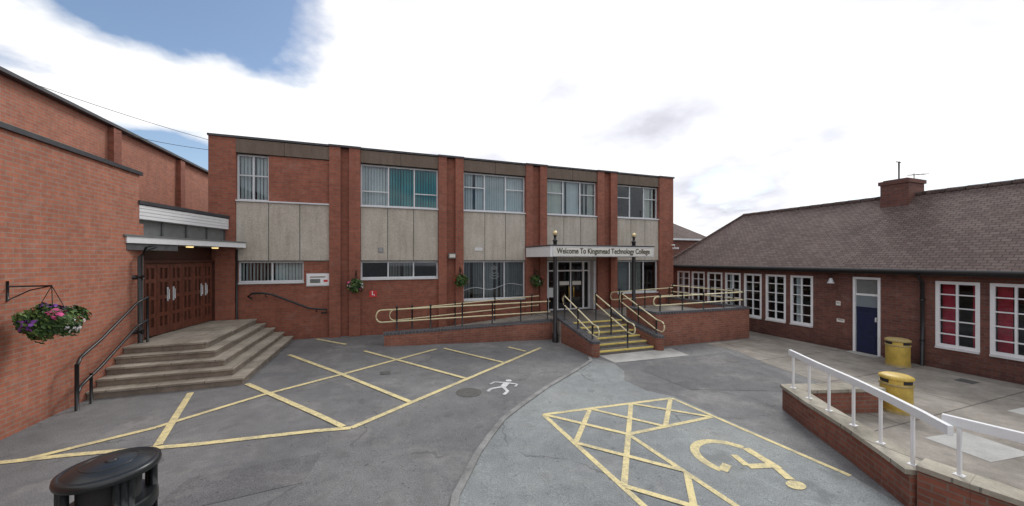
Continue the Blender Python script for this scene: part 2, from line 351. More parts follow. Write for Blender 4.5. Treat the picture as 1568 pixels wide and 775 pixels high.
# ---------------------------------------------------------------- window helper
def window(mb,fr,u0,u1,z0,z1,cols,rows=(),fw=.05,depth=.10,blind=None,gl='gl',frame='alu',bar=.035):
    d=-depth
    mb.lbox(fr,u0,u1,d-.03,d+.03,z0,z0+fw,frame); mb.lbox(fr,u0,u1,d-.03,d+.03,z1-fw,z1,frame)
    mb.lbox(fr,u0,u0+fw,d-.03,d+.03,z0+fw,z1-fw,frame); mb.lbox(fr,u1-fw,u1,d-.03,d+.03,z0+fw,z1-fw,frame)
    xs=[0]+list(cols)+[1]
    for c in cols:
        u=u0+(u1-u0)*c; mb.lbox(fr,u-bar/2-.005,u+bar/2+.005,d-.027,d+.027,z0+fw,z1-fw,frame)
    for i in range(len(xs)-1):
        a=u0+(u1-u0)*xs[i]; b=u0+(u1-u0)*xs[i+1]
        rr=rows[i] if rows and isinstance(rows[0],(list,tuple)) else rows
        for r in rr:
            z=z0+(z1-z0)*r; mb.lbox(fr,a+(fw if i==0 else bar/2+.006),b-(fw if i==len(xs)-2 else bar/2+.006),d-.024,d+.024,z-bar/2,z+bar/2,frame)
        O,U,Nn=fr
        bl=blind[i] if blind else None
        if bl:
            k,span=bl if isinstance(bl,tuple) else (bl,1.0)
            u=a+.05; e=a+(b-a)*span-.02
            if k=='redc':
                while u<e:
                    mb.lbox(fr,u,u+.055,d-.13-random.random()*.05,d-.12,z0+fw*.5,z1-fw*.5,k); u+=.055
            else:
                base=random.uniform(.2,.75)
                while u<e:
                    ang=base+random.uniform(-.15,.15); w=.085
                    p0=(O[0]+U[0]*u+Nn[0]*(d-.12),O[1]+U[1]*u+Nn[1]*(d-.12)); 
                    q=(U[0]*math.cos(ang)+Nn[0]*math.sin(ang),U[1]*math.cos(ang)+Nn[1]*math.sin(ang))
                    p1=(p0[0]+q[0]*w,p0[1]+q[1]*w)
                    mb.add([(p0[0],p0[1],z0+.04),(p1[0],p1[1],z0+.04),(p1[0],p1[1],z1-.02),(p0[0],p0[1],z1-.02)],[[0,1,2,3]],k)
                    u+=.095 if random.random()<.93 else .19
    O,U,Nn=fr
    P=lambda u,d:(O[0]+U[0]*u+Nn[0]*d,O[1]+U[1]*u+Nn[1]*d)
    for i in range(len(xs)-1):
        ua=u0+(u1-u0)*xs[i]+.012; ub=u0+(u1-u0)*xs[i+1]-.012
        t1,t2,t3=[random.uniform(-.004,.004) for _ in range(3)]
        a=P(ua,d-.005+t1);b=P(ub,d-.005+t2);c=P(ub,d-.005+t2+t3);e=P(ua,d-.005+t1+t3)
        mb.add([(a[0],a[1],z0+.01),(b[0],b[1],z0+.01),(c[0],c[1],z1-.01),(e[0],e[1],z1-.01)],[[0,1,2,3]],gl)

# ================================================================ MAIN BUILDING
school=empty('brick_school_building')
FD=13.3; F0=((0,FD),(1,0),(0,-1))
w=MB('walls',school)
ZT=6.33
def fb(u0,u1,z0,z1,m,d=0.,back=-.3): w.lbox(F0,u0,u1,back,d,z0,z1,m)
fb(-5.01,-4.32,-.3,ZT,'brick',.06)
for a,b,c,dd in ((-1.73,-1.39,-1.13,-.78),(1.84,2.14,2.46,2.76),(5.26,5.56,5.87,6.17),(8.54,8.87,9.20,9.53)):
    fb(a,b,-.4,ZT,'brick',.12); fb(b,c,-.4,ZT-.01,'brick',-.03); fb(c,dd,-.4,ZT,'brick',.12)
fb(11.8,12.59,-.4,ZT,'brick',.12)
bays=[(-4.32,-1.73),(-.78,1.84),(2.76,5.26),(6.17,8.54),(9.53,11.8)]
for i,(a,b) in enumerate(bays):
    n=2
    for k in range(n):
        x0=a+(b-a)*k/n; x1=a+(b-a)*(k+1)/n
        fb(x0+.006,x1-.006,5.89,6.31,'fascia',.07)
    fb(a,b,5.87,6.3,'dark',.03)
    for k in range(3):
        x0=a+(b-a)*k/3; x1=a+(b-a)*(k+1)/3
        fb(x0+.012,x1-.012,2.56,4.38,'panel',.05)
    fb(a,b,2.53,4.42,'grey',.02)
    w.lbox(F0,a+.003,b-.003,-.1,.10,4.385,4.43,'alu')
fb(-4.32,-1.73,-.3,1.85,'brick'); fb(-2.49,-1.73,1.85,2.53,'brick'); fb(-4.32,-4.28,1.85,2.53,'brick')
fb(-.78,1.84,-.4,1.91,'brick')
fb(2.76,5.26,-.4,1.04,'brick'); fb(9.53,11.8,-.4,1.10,'brick')
fb(-3.46,-1.73,4.43,5.87,'brick',.02)
w.box(-5.01,-4.71,FD+.3,24,-.3,ZT,'brick'); w.box(12.29,12.59,FD+.3,24,-.4,ZT,'brick'); w.box(-5.01,12.59,24,24.3,-.4,ZT,'brick')
w.box(-4.71,12.29,FD+.3,24,6.0,6.2,'roofing'); w.box(-4.71,12.29,FD+.3,23.99,3.0,3.3,'room'); w.box(-4.71,12.29,FD+.3,23.99,.1,.44,'room')
w.box(-4.70,12.28,17.5,17.6,.45,5.99,'room')
for x in (-1.2,2.3,5.7,9.0): w.box(x-.06,x+.06,FD+.3,17.5,.45,5.99,'room')
w.done()
cp=MB('parapet_coping',school)
for a,b,d in ((-5.03,-4.30,.10),(-4.30,-1.75,.10),(-1.75,-.76,.16),(-.76,1.82,.10),(1.82,2.78,.16),(2.78,5.24,.10),(5.24,6.19,.16),(6.19,8.52,.10),(8.52,9.55,.16),(9.55,11.78,.10),(11.78,12.63,.16)):
    cp.lbox(F0,a,b,-.32,d,ZT+.002,ZT+.065,'blackcap')
cp.box(-5.04,-4.69,FD+.32,24.3,ZT,ZT+.06,'blackcap'); cp.box(12.27,12.63,FD+.32,24.3,ZT,ZT+.06,'blackcap')
cp.done()
wn=MB('windows',school)
window(wn,F0,-4.32,-3.46,4.43,5.87,(.5,),((.55,),(.55,)),blind=['blind','blind'])
window(wn,F0,-.78,1.84,4.43,5.87,(.345,.68),((.36,),(),(.36,)),blind=['blind','teal','teal'])
window(wn,F0,2.76,5.26,4.43,5.87,(.34,.68),((.62,),(),(.62,)),blind=['blind','blind','blind'])
window(wn,F0,6.17,8.54,4.43,5.87,(.34,.68),((.62,),(),(.62,)),blind=['cream','blind','cream'])
window(wn,F0,9.53,11.8,4.43,5.87,(.34,.68),((.62,),(),(.62,)),blind=[('blind',.3),('blind',.25),('cream',.8)])
window(wn,F0,-4.28,-2.49,1.87,2.53,(.5,),(),blind=['blind','blind'])
window(wn,F0,-.78,1.84,1.93,2.53,(.34,.67),(),gl='gld',blind=[None,'cream',None])
window(wn,F0,2.76,5.26,1.06,2.53,(.33,.66),((),(),()),blind=['blind','blind','blind'],gl='gld')
window(wn,F0,9.53,11.8,1.12,2.53,(.34,.67),(),blind=['blind','cream',None],gl='gld')
for a,b,z in ((-4.30,-2.47,1.87),(-.78,1.84,1.93),(2.76,5.26,1.06),(9.53,11.8,1.12)):
    wn.lbox(F0,a+.004,b-.004,-.13,.05,z-.05,z-.003,'offwhite')
def rng(cx,cz,r,w_,a0,a1,y=FD+.085,n=16,m='vinyl'):
    for i in range(n):
        t0=math.radians(a0+(a1-a0)*i/n);t1=math.radians(a0+(a1-a0)*(i+1)/n)
        wn.add([(cx+r*math.cos(t0),y,cz+r*math.sin(t0)),(cx+(r+w_)*math.cos(t0),y,cz+(r+w_)*math.sin(t0)),(cx+(r+w_)*math.cos(t1),y,cz+(r+w_)*math.sin(t1)),(cx+r*math.cos(t1),y,cz+r*math.sin(t1))],[[0,1,2,3]],m)
rng(4.0,2.16,.10,.018,200,340); rng(4.0,2.28,.05,.015,0,360); rng(4.0,2.14,.18,.018,205,335); rng(4.0,2.10,.24,.015,215,325)
for k in (-1,0,1): wn.add([(4.0+k*.08-.015,FD+.085,2.18),(4.0+k*.08+.015,FD+.085,2.18),(4.0+k*.12,FD+.085,2.36+(.05 if k==0 else 0))],[[0,1,2]],'vinyl')
prev=None
for i in range(31):
    x=2.82+2.38*i/30; z=1.40+.07*math.sin(i*.35)+.007*i
    if prev: wn.add([(prev[0],FD+.085,prev[1]),(x,FD+.085,z),(x,FD+.085,z+.028),(prev[0],FD+.085,prev[1]+.028)],[[0,1,2,3]],'vinyl')
    prev=(x,z)
wn.done()
en=MB('entrance_doors',school)
ED=((0,FD+.35),(1,0),(0,-1))
en.box(6.172,6.3,FD-.0,FD+.35,.45,2.53,'offwhite'); en.box(8.41,8.538,FD-.0,FD+.35,.45,2.53,'offwhite')
for u0,u1 in ((6.30,6.37),(6.80,6.88),(7.45,7.50),(8.05,8.13),(8.34,8.41)):
    en.lbox(ED,u0,u1,-.04,.04,.45,2.53,'white')
for z in (.45,2.08,2.47):
    en.lbox(ED,6.37,8.34,-.03,.03,z,z+.06,'white')
en.lbox(ED,6.88,7.45,-.035,.025,.51,.74,'black');en.lbox(ED,7.50,8.05,-.035,.025,.51,.74,'black')
for a,b in ((6.88,7.45),(7.50,8.05)):
    for u0,u1 in ((a,a+.07),(b-.07,b)): en.lbox(ED,u0,u1,-.03,.028,.74,2.08,'black')
en.lbox(ED,6.40,6.78,-.02,.01,1.0,1.4,'white')
en.add([(6.31,FD+.36,.46),(8.4,FD+.36,.46),(8.4,FD+.36,2.5),(6.31,FD+.36,2.5)],[[0,1,2,3]],'gld')
for x in (7.36,7.58):
    en.tube([(x,FD+.27,1.0),(x,FD+.23,1.05),(x,FD+.23,1.40),(x,FD+.27,1.45)],.018,'brass')
en.lbox(ED,6.95,7.4,.03,.035,1.5,1.66,'sign'); en.lbox(ED,7.56,7.98,.03,.035,1.5,1.66,'sign')
en.done()
ca=MB('entrance_canopy',school,bevel=.006)
CY=10.95
ca.box(5.25,9.52,CY,CY+.06,2.68,3.05,'white'); ca.box(5.25,5.31,CY+.06,FD-.13,2.68,3.05,'white'); ca.box(9.46,9.52,CY+.06,FD-.13,2.68,3.05,'white')
ca.box(5.31,9.46,CY+.06,FD-.13,2.74,2.80,'offwhite'); ca.box(5.31,9.46,CY+.06,FD-.13,2.95,3.0,'roofing')
ca.box(5.22,9.55,CY-.03,FD-.125,3.053,3.09,'blackcap')
ca.box(5.36,9.44,CY-.02,CY-.002,2.73,3.01,'sign')
for x0,x1,z0,z1 in ((5.33,9.47,2.70,2.73),(5.33,9.47,3.01,3.035),(5.33,5.36,2.73,3.01),(9.44,9.47,2.73,3.01)): ca.box(x0,x1,CY-.03,CY-.002,z0,z1,'offwhite')
ca.done()
cu=bpy.data.curves.new('t','FONT'); cu.body='Welcome To Kingsmead Technology College'; cu.size=.26; cu.extrude=.004; cu.offset=.004; cu.align_x='CENTER'; cu.align_y='CENTER'
to=bpy.data.objects.new('t',cu); S.collection.objects.link(to); bpy.context.view_layer.update()
wd=to.dimensions.x; me=bpy.data.meshes.new_from_object(to.evaluated_get(bpy.context.evaluated_depsgraph_get()))
bpy.data.objects.remove(to)
me.materials.clear(); me.materials.append(M['letter'])
lo=bpy.data.objects.new('sign_lettering',me); S.collection.objects.link(lo); lo.parent=school
lo.rotation_euler=(math.pi/2,0,0); lo.scale=(3.85/wd,1,1); lo.location=(7.40,CY-.026,2.875)
for x,zb in ((5.48,-.3),(8.72,.3)):
    c=MB('canopy_column',school)
    c.lathe(x,CY+.12,[(.10,zb),(.10,zb+.35),(.065,zb+.4),(.065,2.7)],'black',20)
    c.lathe(x,CY+.12,[(.065,3.09),(.065,3.2),(.085,3.21),(.085,3.25),(.05,3.27),(.04,3.38),(.07,3.39),(.07,3.41),(.03,3.42)],'black',20)
    c.lathe(x,CY+.12,[(.002,3.41)]+[(.085*math.sin(t*math.pi/10),3.49-.085*math.cos(t*math.pi/10)) for t in range(1,10)]+[(.002,3.575)],'gold',20)
    c.done()
def wallbox(name,u,z,wd_,h,m,d=.08,base=0,fr=F0,frame=None,parent=school):
    b=MB(name,parent)
    b.lbox(fr,u-wd_/2,u+wd_/2,base,base+d,z-h/2,z+h/2,m)
    if frame:
        b.lbox(fr,u-wd_/2-.03,u+wd_/2+.03,base,base+d*.7,z-h/2-.03,z+h/2+.03,frame)
    return b
b=wallbox('notice_board',-2.05,1.92,.66,.36,'white',.06,frame='alu'); b.lbox(F0,-2.3,-2.0,.061,.065,1.82,1.95,'grey'); b.lbox(F0,-1.9,-1.78,.061,.065,1.85,1.92,'redsign'); b.lbox(F0,-2.3,-1.85,.061,.064,2.0,2.03,'letter'); b.done()
b=wallbox('small_sign',-4.52,1.96,.28,.2,'sign',.02,.06); b.lbox(F0,-4.62,-4.42,.082,.085,1.92,1.97,'redsign'); b.done()
b=wallbox('accessible_entrance_sign',-.38,1.40,.24,.22,'redsign',.02); b.lbox(F0,-.42,-.39,.021,.024,1.38,1.47,'white'); b.lbox(F0,-.42,-.33,.021,.024,1.36,1.378,'white');b.lbox(F0,-.345,-.33,.021,.024,1.33,1.358,'white'); b.lbox(F0,-.42,-.39,.021,.024,1.475,1.50,'white'); b.done()
b=wallbox('air_vent',-.13,2.92,.16,.16,'grey',.02,.05); 
for k in range(5): b.lbox(F0,-.19,-.07,.071,.078,2.86+k*.028,2.87+k*.028,'alu')
b.done()
b=wallbox('wall_lamp',2.32,2.72,.26,.18,'grey',.12,.12); b.lbox(F0,2.22,2.42,.24,.25,2.66,2.78,'cream'); b.done()
b=wallbox('cctv_camera',12.5,3.1,.08,.08,'white',.3,.2); b.tube([(12.5,FD-.1,3.25),(12.5,FD-.3,3.25),(12.5,FD-.3,3.14)],.02,'white'); b.done()
b=MB('air_vent',school); b.lbox(F0,3.2,3.5,.05,.07,2.92,3.04,'offwhite'); b.done()
b=MB('downpipe',school); b.tube([(-4.28,FD-.1,2.9),(-4.28,FD-.1,.76)],.03,'black'); b.done()

# ================================================================ LEFT HALL
hall=empty('brick_sports_hall')
hw=MB('walls',hall)
HX=-5.2
hw.box(HX-.3,HX,-10,10.4,-.3,4.48,'brickhall')
hw.box(-7.5,HX-.3,10.1,10.4,3.8,4.48,'brickhall')
hw.box(-7.8,-7.5,-10,24,0,6.42,'brickhall')
hw.box(-20,-7.8,23.7,24,0,6.42,'brickhall')
hw.box(-20,-7.8,-10,-9.7,0,6.42,'brickhall')
for y in (-1.2,2.4,6.0,9.6,13.75,17.35,21): hw.box(-7.5,-7.36,y-.16,y+.16,3.9,6.40,'brick')
A=Vector((-5.2,10.4));B=Vector((-4.8,13.24)); dU=(B-A).normalized(); nU=Vector((dU.y,-dU.x))
FDoor=((A.x,A.y),(dU.x,dU.y),(nU.x,nU.y)); LD=(B-A).length
hw.lbox(FDoor,0,.12,-.3,0,.7,3.4,'brickhall')
hw.box(-4.83,-4.32,FD-.10,FD-.06,.0,2.95,'brick')
hw.done()
hr=MB('roof',hall)
hr.box(-20,-7.8,-9.7,23.7,6.2,6.3,'roofing'); hr.box(-7.5,-5.5,-10,10.1,4.2,4.3,'roofing')
hr.prism([(-7.5,10.4),(-5.22,10.4),(-5.02,13.3),(-5.02,24),(-7.5,24)],3.6,3.78,'roofing')
hr.done()
hc=MB('parapet_coping',hall)
hc.box(HX-.34,HX+.05,-10,10.44,4.483,4.56,'blackcap'); hc.box(-7.86,-7.32,-10,24.05,6.423,6.50,'blackcap')
hc.done()
cn=MB('side_entrance_canopy',hall)
U0=(-5.22,10.4);U1=(-4.52,13.22)
cn.prism([U0,U1,(-5.0,13.22),(-5.6,10.4)],3.50,3.82,'offwhite')
du=(Vector(U1)-Vector(U0)); ln=du.length; du.normalize(); nu=Vector((du.y,-du.x)); FU=(U0,tuple(du),tuple(nu))
for k in range(4): cn.lbox(FU,0,ln,.002,.03,3.51+k*.08,3.58+k*.08,'white')
cn.lbox(FU,-.03,ln,-.5,.06,3.84,3.92,'blackcap')
cn.lbox(FU,0,ln,-.3,-.1,3.0,3.5,'grey')
for k in range(5): cn.lbox(FU,ln*k/4-.02,ln*k/4+.02,-.1,-.07,3.05,3.5,'roofing')
C0=(-5.2,9.95);C1=(-4.06,13.17)
dc=(Vector(C1)-Vector(C0)); lc=dc.length; dc.normalize(); nc=Vector((dc.y,-dc.x)); FC=(C0,tuple(dc),tuple(nc))
cn.prism([C0,C1,(-4.83,13.17),(-5.25,10.4)],2.97,3.08,'offwhite')
cn.lbox(FC,0,lc,.0,.03,2.95,3.09,'white'); cn.lbox(FC,-.06,lc,-.4,.05,3.092,3.13,'grey')
cn.lbox(FC,0.02,lc*.35,-.02,.0,2.80,2.95,'roofing')
cn.prism([(-5.19,10.4),(-4.5,12.5),(-4.83,13.1)],2.93,2.968,'grey')
for x,y in ((-4.78,11.6),(-4.55,12.45)): cn.lathe(x,y,[(.07,2.90),(.08,2.93)],'lamp',16)
cn.done()
dr=MB('timber_doors',hall,bevel=.005)
dr.lbox(FDoor,.12,LD,-.3,-.12,2.58,3.0,'wooddk_shade')  # dark head panel: shade under the canopy soffit, put in as colour
dr.lbox(FDoor,.12,.20,-.2,-.02,.75,2.58,'wooddk_shade'); dr.lbox(FDoor,LD-.08,LD,-.2,-.02,.75,2.58,'wooddk_shade')
dr.lbox(FDoor,.20,LD-.08,-.2,-.02,2.5,2.58,'wooddk_shade')
n=6; x0=.20; wdt=(LD-.28)/n
for k in range(n):
    a=x0+k*wdt+.008; b2=x0+(k+1)*wdt-.008
    dr.lbox(FDoor,a,b2,-.16,-.10,.77,2.5,'wooddk_shade')
    dr.lbox(FDoor,a,a+.08,-.10,-.07,.77,2.5,'wood'); dr.lbox(FDoor,b2-.08,b2,-.10,-.07,.77,2.5,'wood')
    for z,h in ((.77,.2),(1.2,.09),(1.62,.09),(2.03,.09),(2.38,.12)): dr.lbox(FDoor,a+.08,b2-.08,-.10,-.072,z,z+h,'wood')
    mid=(a+b2)/2; dr.lbox(FDoor,mid-.03,mid+.03,-.10,-.074,.97,2.38,'wood')
for u in (x0+2*wdt-.1,x0+2*wdt+.1,x0+5*wdt-.1,x0+5*wdt+.1):
    p=A+dU*u+nU*(-.03); dr.lbox(FDoor,u-.02,u+.02,-.07,-.05,1.55,1.9,'alu'); dr.tube([(p.x,p.y,1.6),(p.x,p.y,1.85)],.014,'alu')
dr.done()
b=MB('downpipe',hall)
b.tube([(-5.0,10.7,2.9),(-5.05,10.35,2.84),(-5.08,10.2,2.65),(-5.08,10.2,.1)],.045,'black',10)
for z in (1.0,2.2): b.tube([(-5.2,10.2,z),(-5.03,10.2,z)],.05,'black',8)
b.done()
st=MB('corner_steps',None,bevel=.008)
for i in range(5):
    e=.25*i
    st.box(-5.195,-2.75-e-.03,8.85+e+.03,FD-.125,.15*i-(.3 if i==0 else 0),.15*(i+1)-.045,'riser')
    st.box(-5.195,-2.75-e,8.85+e,FD-.124,.15*(i+1)-.045,.15*(i+1),'slab')
st.done()
b=MB('stair_handrail',None)
for h in (.95,.45):
    b.tube([(-4.98,8.3,h-.18),(-4.98,8.38,h-.06),(-4.98,8.5,h),(-4.98,8.85,h+.15),(-4.98,9.9,h+.72),(-4.98,10.25,h+.8)],.026,'black',10)
b.tube([(-4.98,8.3,-.05),(-4.98,8.3,.8)],.028,'black',10)
b.tube([(-4.98,8.62,.0),(-4.98,8.62,.55)],.022,'black',10)
b.tube([(-4.98,10.25,.7),(-4.98,10.25,1.76)],.026,'black',10)
b.done()
b=MB('stair_handrail',None)
y=FD-.22
b.tube([(-3.85,y,1.38),(-3.95,y,1.45),(-3.85,y,1.54),(-3.6,y,1.55),(-3.3,y,1.49),(-2.3,y,1.02),(-2.0,y,.98),(-1.78,y,.95),(-1.78,y,.86),(-1.95,y,.85)],.032,'black',10)
for x,z in ((-3.5,1.52),(-2.1,.98)): b.tube([(x,y,z),(x,y+.0,z-.08),(x,FD-.02,z-.1)],.012,'black')
b.done()

# ================================================================ ENTRANCE STEPS / RAMP
ac=empty('entrance_steps_and_ramp')
p=MB('steps',ac,bevel=.006)
r=.7/6
for i in range(6):
    y0=9.15+.32*i
    p.box(5.93,7.97,y0,10.9 if i<5 else FD+.0,-.4 if i==0 else -.25+r*i,-.25+r*(i+1),'tread')
    p.box(5.935,7.965,y0-.012,y0+.055,-.25+r*(i+1)-.04,-.25+r*(i+1)+.006,'ynose')
p.done()
p=MB('ramp',ac)
RY=11.5
p.prism([(.1,RY+.2),(5.6,RY+.2),(5.6,FD-.13),(.1,FD-.13)],-.3,lambda x,y:gz(.1)+.01+(x-.1)/5.5*.46,'conc')
p.box(5.6,5.93,10.95,FD-.13,-.3,.455,'conc'); p.box(7.97,8.5,10.95,FD-.13,-.3,.455,'conc')
p.prism([(8.46,9.6),(12.15,9.6),(12.15,FD-.13),(8.46,FD-.13)],-.3,lambda x,y:.455+(x-8.46)*.03,'conc')
p.done()
p=MB('retaining_walls',ac)
p.prism([(-.02,RY),(5.62,RY),(5.62,RY+.22),(-.02,RY+.22)],-.35,lambda x,y:.29+max(0,x)*.016,'bricklow')
p.prism([(-.04,RY-.015),(5.64,RY-.015),(5.64,RY+.235),(-.04,RY+.235)],lambda x,y:.292+max(0,x)*.016,lambda x,y:.37+max(0,x)*.016,'bluebrick')
for x0,x1 in ((5.65,5.92),(7.98,8.25)):
    top=lambda x,y:.14+(y-9.1)*.165
    p.prism([(x0,9.1),(x1,9.1),(x1,11.5),(x0,11.5)],-.35,top,'bricklow')
    p.prism([(x0-.012,9.08),(x1+.012,9.08),(x1+.012,11.49),(x0-.012,11.49)],lambda x,y:.142+(y-9.1)*.165,lambda x,y:.222+(y-9.1)*.165,'bluebrick')
    cx=(x0+x1)/2
    p.lathe(cx,9.09,[(.145,-.35),(.145,.15)],'bricklow',16); p.lathe(cx,9.09,[(.16,.15),(.16,.216)],'bluebrick',16)
p.box(8.265,12.4,9.36,9.58,-.35,.80,'bricklow'); p.box(12.18,12.4,9.58,FD-.0,-.35,.80,'bricklow'); p.box(8.265,8.45,9.58,10.9,-.35,.80,'bricklow')
p.box(8.263,12.415,9.345,9.595,.802,.885,'bluebrick'); p.box(12.165,12.415,9.595,FD-.0,.802,.885,'bluebrick'); p.box(8.263,8.465,9.595,10.91,.802,.885,'bluebrick')
p.done()
def railrun(name,pts,heights,posts,parent=ac,r=.021,loop0=False,loop1=False,pr=.026):
    q=MB(name,parent)
    for h in heights: q.tube([(x,y,z+h) for x,y,z in pts],r,'rail',8)
    def lo(P,D):
        a=max(heights);b_=min(heights);c=(a+b_)/2;R=(a-b_)/2
        q.tube([(P[0]+D[0]*R*.8*math.sin(t),P[1]+D[1]*R*.8*math.sin(t),P[2]+c+R*math.cos(t)) for t in [math.pi*k/8 for k in range(9)]],r,'rail',8)
    if loop0:
        d=Vector(pts[0])-Vector(pts[1]); d.normalize(); lo(pts[0],d)
    if loop1:
        d=Vector(pts[-1])-Vector(pts[-2]); d.normalize(); lo(pts[-1],d)
    for x,y,z,top in posts:
        q.tube([(x,y,z),(x,y,top+.05)],pr,'black',10)
        q.lathe(x,y,[(.004,top+.0),(.034,top+.02),(.034,top+.05),(.02,top+.08),(.004,top+.09)],'black',10)
    return q.done()
ry=RY+.11
railrun('ramp_railing',[(-.1,ry,.0),(5.55,ry,.05)],(1.05,.68),[(.35+k*1.02,ry,.36,1.08+.01*k) for k in range(6)],loop0=True)
ry2=FD-.35
railrun('ramp_railing',[(.3,ry2,.0),(5.7,ry2,.30)],(.86,.50),[(.9+k*1.5,ry2,.0,.92+.08*k) for k in range(4)],loop0=True)
for x,nm in ((5.78,0),(7.02,1),(8.11,2)):
    zb=lambda y:-.25+.7*(y-9.15)/1.75
    pb=[(x,9.2,(.2 if nm!=1 else -.15),.88+zb(9.2)-.06),(x,10.05,(.25 if nm!=1 else .0),.88+zb(10.05)),(x,10.95,.4,.88+zb(10.95)-.02)]
    railrun('step_railing',[(x,8.98,-.22),(x,9.2,-.19),(x,10.95,.47)],(.88,.56),pb,loop0=True,loop1=True)
railrun('platform_railing',[(8.35,9.47,.0),(12.3,9.47,0.05)],(1.36,1.08),[(8.5+k*.93,9.47,.88,1.40) for k in range(5)],loop0=True)
railrun('platform_railing',[(12.29,9.5,.05),(12.29,13.0,.05)],(1.36,1.08),[(12.29,9.9+k*1.0,.88,1.42) for k in range(4)])
railrun('platform_railing',[(8.9,12.6,.0),(12.0,12.6,0.1)],(1.24,.92),[(9.2+k*1.3,12.6,.45,1.30) for k in range(3)],loop0=True)

# ================================================================ RIGHT BUILDING
rb=empty('brick_classroom_block')
RX=13.6; FR=((RX,0),(0,1),(-1,0))
wins=[(13.21,13.98),(12.37,13.10),(11.47,12.23),(10.63,11.34),(9.77,10.49),(8.89,9.62),(8.02,8.74),(4.42,5.17),(3.52,4.27),(2.4,3.15),(1.5,2.25),(-.5,.25)]
z0,z1=.34,2.03
rwl=MB('walls',rb)
edges=sorted(wins+[(6.27,6.92)])
prev=-12
for a,b_ in edges:
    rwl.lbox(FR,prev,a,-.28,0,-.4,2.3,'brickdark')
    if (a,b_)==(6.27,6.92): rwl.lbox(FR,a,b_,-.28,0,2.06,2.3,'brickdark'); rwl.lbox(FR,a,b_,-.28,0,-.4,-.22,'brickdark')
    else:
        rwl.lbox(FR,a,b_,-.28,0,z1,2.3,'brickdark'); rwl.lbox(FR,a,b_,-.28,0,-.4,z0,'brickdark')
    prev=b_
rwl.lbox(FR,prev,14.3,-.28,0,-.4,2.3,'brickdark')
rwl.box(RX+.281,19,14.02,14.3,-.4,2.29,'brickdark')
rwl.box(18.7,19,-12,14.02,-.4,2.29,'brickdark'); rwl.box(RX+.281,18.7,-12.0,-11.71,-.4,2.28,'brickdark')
rwl.box(RX+.29,18.7,-11.7,14.01,-.3,-.15,'room'); rwl.box(16.6,16.7,-11.7,14.0,-.14,2.2,'room')
rwl.box(RX+.29,18.7,-11.7,14.0,2.2,2.28,'room')
rwl.done()
rwn=MB('windows',rb)
for i,(a,b_) in enumerate(wins):
    near=i>=7
    rwn.lbox(FR,a+.003,b_-.003,-.1,.04,z0-.05,z0-.002,'offwhite')
    bl=[('redc',.42),None] if near else ([None,('blind',.5)] if i%3==0 else ([('blind',.4),None] if i%3==2 else None))
    window(rwn,FR,a,b_,z0,z1,(.5,),(.2,.4,.6,.8),fw=.075,depth=.03,blind=bl,frame='white',bar=.028)
    if near: 
        u=b_-.06
        while u>b_-.26: rwn.lbox(FR,u-.055,u,-.20-random.random()*.05,-.19,z0+.02,z1-.02,'redc'); u-=.055
rwn.done()
d=MB('classroom_door',rb,bevel=.004)
a,b_=6.27,6.92
d.lbox(FR,a,a+.06,-.1,.03,-.22,2.06,'white'); d.lbox(FR,b_-.06,b_,-.1,.03,-.22,2.06,'white'); d.lbox(FR,a+.06,b_-.06,-.1,.03,1.99,2.06,'white')
d.lbox(FR,a+.06,b_-.06,-.08,-.03,-.22,1.08,'navy'); d.lbox(FR,a+.06,b_-.06,-.07,-.02,1.08,1.16,'navy')
d.lbox(FR,a+.06,b_-.06,-.08,-.03,1.16,1.5,'frost'); d.lbox(FR,a+.06,b_-.06,-.06,-.02,1.5,1.56,'white')
d.lbox(FR,a+.06,b_-.06,-.09,-.05,1.56,1.99,'grey')
for zz0,zz1 in ((-.1,.3),(.42,.98)):
    d.lbox(FR,a+.14,b_-.14,-.03,-.018,zz0,zz1,'navy')
d.lbox(FR,a+.09,a+.12,-.03,.03,.75,.88,'alu'); d.lbox(FR,a-.05,b_+.05,-.05,.25,-.30,-.222,'pale')
d.done()
ro=MB('roof',rb)
ex,exr,ez=RX-.3,19.3,2.33; rx,rz=16.3,4.70; ye,yr=14.6,12.6; ys=-12.3
ro.add([(ex,ys,ez),(ex,ye,ez),(rx,yr,rz),(rx,ys,rz)],[[0,3,2,1]],'tiles')
ro.add([(exr,ys,ez),(exr,ye,ez),(rx,yr,rz),(rx,ys,rz)],[[0,1,2,3]],'tiles')
ro.add([(ex,ye,ez),(exr,ye,ez),(rx,yr,rz)],[[0,2,1]],'tiles')
ro.add([(ex,ys,ez),(exr,ys,ez),(rx,ys,rz)],[[0,1,2]],'brickdark')
ro.add([(ex,ys,ez-.01),(ex,ye,ez-.01),(exr,ye,ez-.01),(exr,ys,ez-.01)],[[0,1,2,3]],'black')
for k in range(60):
    y=ys+ (yr-ys)*k/60; ro.tube([(rx,y+.01,rz),(rx,y+(yr-ys)/60-.01,rz+.006)],.085,'tiles',8)
ro.tube([(rx,yr,rz),(ex,ye,ez+.02)],.06,'tiles'); ro.tube([(rx,yr,rz),(exr,ye,ez+.02)],.06,'tiles')
ro.box(ex-.0,ex+.03,ys,ye,ez-.15,ez-.02,'black')
ro.tube([(ex-.05,ys,ez-.05),(ex-.05,ye,ez-.05)],.055,'black',10)
ro.done()
b=MB('downpipe',rb); b.tube([(ex-.03,5.39,ez-.08),(ex+.05,5.39,ez-.2),(RX-.06,5.39,ez-.35),(RX-.06,5.39,-.22)],.038,'black',10)
for z in (.4,1.5): b.tube([(RX-.06,5.39,z),(RX-.06,5.39,z+.05)],.052,'black',10)
b.done()
ch=MB('chimney',rb)
ch.box(15.85,16.75,6.62,7.32,4.2,5.08,'brickdark'); ch.box(15.81,16.79,6.58,7.36,5.08,5.20,'brickdark'); ch.box(15.9,16.7,6.67,7.27,5.2,5.24,'roofing')
ch.done()
